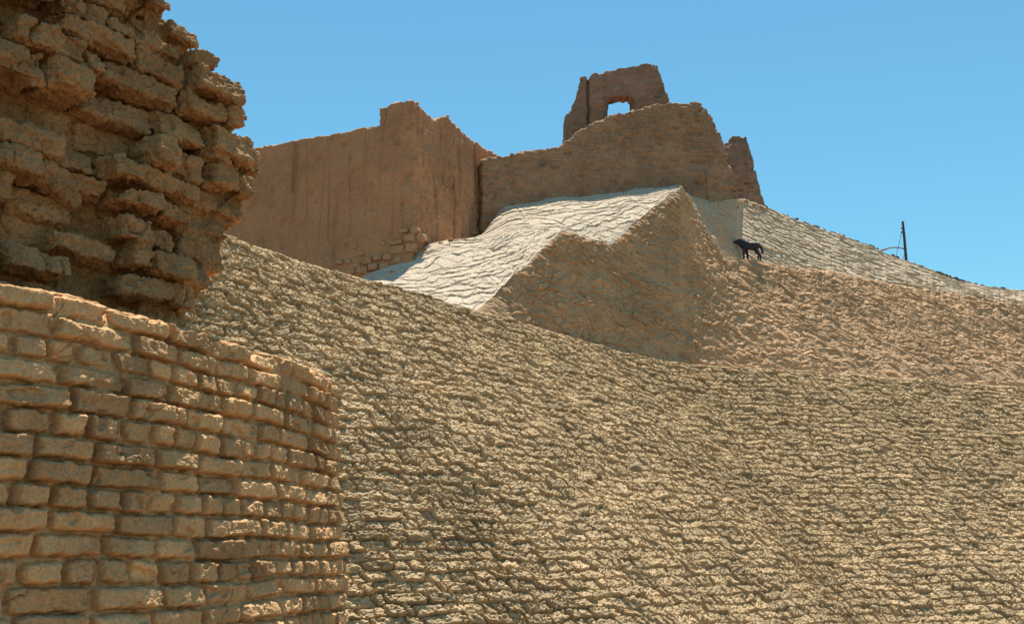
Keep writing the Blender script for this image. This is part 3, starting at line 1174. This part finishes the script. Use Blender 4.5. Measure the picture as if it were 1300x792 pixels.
rim = [(973, 264, 6, 4), (1001, 274.5, 3, 3), (1012, 277.5, 5, 3), (1023, 281.5, 3, 2.5), (1037, 287.5, 8, 3), (1046, 291, 6, 3), (1058, 295, 10, 3.5), (1069, 299, 9, 4),
       (1079, 303, 6, 3), (1088, 307, 7, 4), (1099, 310.5, 9, 4.5), (1107, 313, 10, 5), (1114, 317, 6, 3.5), (1133, 325, 4, 2.5), (1140.5, 327, 5, 4),
       (1162, 336, 6, 3), (1170, 339, 9, 3), (1190, 345.5, 10, 4), (1198, 349, 8, 4), (1205, 351.5, 9, 5), (1214, 355, 7, 4), (1222, 358, 10, 4), (1238, 362, 5, 2),
       (1250, 363.5, 6, 2), (1275, 366.5, 5, 2)]
for i, (px, py, w, h) in enumerate(rim):
    j = int(np.argmin(np.abs(BACK_PX - px)))
    P0 = RIM[j] + np.array([.0, .15, .0])
    D = float(np.linalg.norm(P0 - EYE))
    o = bpy.data.objects.new('loose_stone', ROCKS[i % 5])
    COL.objects.link(o)
    o.location = P0 + np.array([0, 0, h * .22 * D / F])
    o.scale = (w * .5 * D / F, .16, h * .55 * D / F)
    o.rotation_euler = (0, math.radians(18), random.uniform(-.3, .3))
    tag(o, 'small dark stone lying on the skyline rim of the right slope', 'stone', 'dark stones along the skyline rim')

bpy.context.view_layer.update()
_dg = bpy.context.evaluated_depsgraph_get()
for i, (px, py, w, h) in enumerate([(601, 297, 9, 5), (589, 300, 6, 4), (615, 292, 5, 4), (572, 304, 7, 4), (947, 256, 6, 4), (957, 260, 5, 3.5),
                                    (966, 264, 6, 3.5), (497, 345, 5, 3), (559, 309, 6, 4), (540, 316, 5, 3.5)]):
    d = Vector(ray(px, py)).normalized()
    ok, hit = bpy.context.scene.ray_cast(_dg, Vector(EYE), d)[:2]
    if not ok:
        continue
    D = (hit - Vector(EYE)).length
    o = bm_obj('mud_lump', rock_mesh(20 + i), M_STONE)
    o.location = hit - d * .02
    o.scale = (w * .5 * D / F, w * .4 * D / F, h * .5 * D / F)
    o.rotation_euler = (.2, -.15, random.uniform(-1, 1))
    tag(o, 'small lump of fallen mud brick lying at the foot of the old walls', 'rubble', 'fallen lumps at the foot of the walls')

# a broken board poking over the rim beside the pole
b = bmesh.new()
P0 = RIM[int(np.argmin(np.abs(BACK_PX - 1122)))]
bmesh.ops.create_cube(b, size=1)
bmesh.ops.scale(b, vec=(.30, .16, .045), verts=b.verts)
bmesh.ops.bevel(b, geom=b.edges[:], offset=.008, segments=1, affect='EDGES')
for v in b.verts:
    v.co.z += .03 * math.sin(v.co.x * 6) + .01 * random.random()
o = bm_obj('broken_board', b, M_PLANK, None, tuple(P0 + np.array([.05, .1, .10])))
o.rotation_euler = (0, math.radians(-8), .2)
tag(o, 'pale broken board lying on the rim just left of the pole', 'board')

# ------------------------------------------------------------------ setting
b = bmesh.new()
g = 700.0
vs = [b.verts.new(v) for v in ((-g, -200, 0), (g, -200, 0), (g, 1200, 0), (-g, 1200, 0))]
b.faces.new(vs)
tag(bm_obj('ground', b, M_DIRT), kind='structure')

# earth fill of the mound behind the walls
nh = CREST.shape[0]
sel = CREST[:: 25].copy()
rows = []
for dd, zz in ((.9, 5.55), (2.5, 5.4), (8, 5.2), (16, 4.8), (26, 2.5), (36, -.3)):
    R = sel.copy()
    R[:, 1] += dd
    R[:, 0] -= dd * .25
    R[:, 2] = np.minimum(zz, sel[:, 2] - .45)
    rows.append(R)
H = np.stack(rows, 1)
o = mesh_arrays('hill', H.reshape(-1, 3), grid_faces(*H.shape[:2]), M_DIRT)
tag(o, kind='structure')

# ------------------------------------------------------------------ light
AZ, EL = math.radians(8), math.radians(73)
S = Vector((math.cos(EL) * math.sin(AZ), math.cos(EL) * math.cos(AZ), math.sin(EL)))
sun = bpy.data.lights.new('sun', 'SUN')
sun.energy = 5.0
sun.angle = math.radians(.5)
sun.color = (1, .93, .82)
so = bpy.data.objects.new('sun', sun)
so.rotation_euler = S.to_track_quat('Z', 'Y').to_euler()
so.location = (0, 0, 60)
COL.objects.link(so)

w = bpy.data.worlds.new('World')
scene.world = w
w.use_nodes = True
nt = w.node_tree
sky = nt.nodes.new('ShaderNodeTexSky')
sky.sky_type = 'NISHITA'
sky.sun_disc = False
sky.sun_elevation = EL
sky.sun_rotation = AZ
sky.altitude = 1000
sky.air_density = 1.5
sky.dust_density = 0.0
sky.ozone_density = 2.0
bg = nt.nodes['Background']
bg.inputs['Strength'].default_value = .065
tint = nt.nodes.new('ShaderNodeMix')
tint.data_type = 'RGBA'
tint.blend_type = 'MULTIPLY'
tint.inputs['Factor'].default_value = 1
tint.inputs['B'].default_value = (.69, 1.20, 1.20, 1)
nt.links.new(sky.outputs['Color'], tint.inputs['A'])
nt.links.new(tint.outputs['Result'], bg.inputs['Color'])

# ------------------------------------------------------------------ camera
cam = bpy.data.cameras.new('camera')
cam.sensor_width = 36
cam.lens = 36 * F / 1300
cam.clip_start = .05
cam.clip_end = 3000
co = bpy.data.objects.new('camera', cam)
co.location = EYE
co.rotation_euler = (math.pi / 2 + PITCH, 0, 0)
COL.objects.link(co)
scene.camera = co

vs = scene.view_settings
vs.view_transform = 'Standard'
vs.look = 'None'
vs.exposure = 0.80
vs.gamma = 1
vs.use_curve_mapping = False
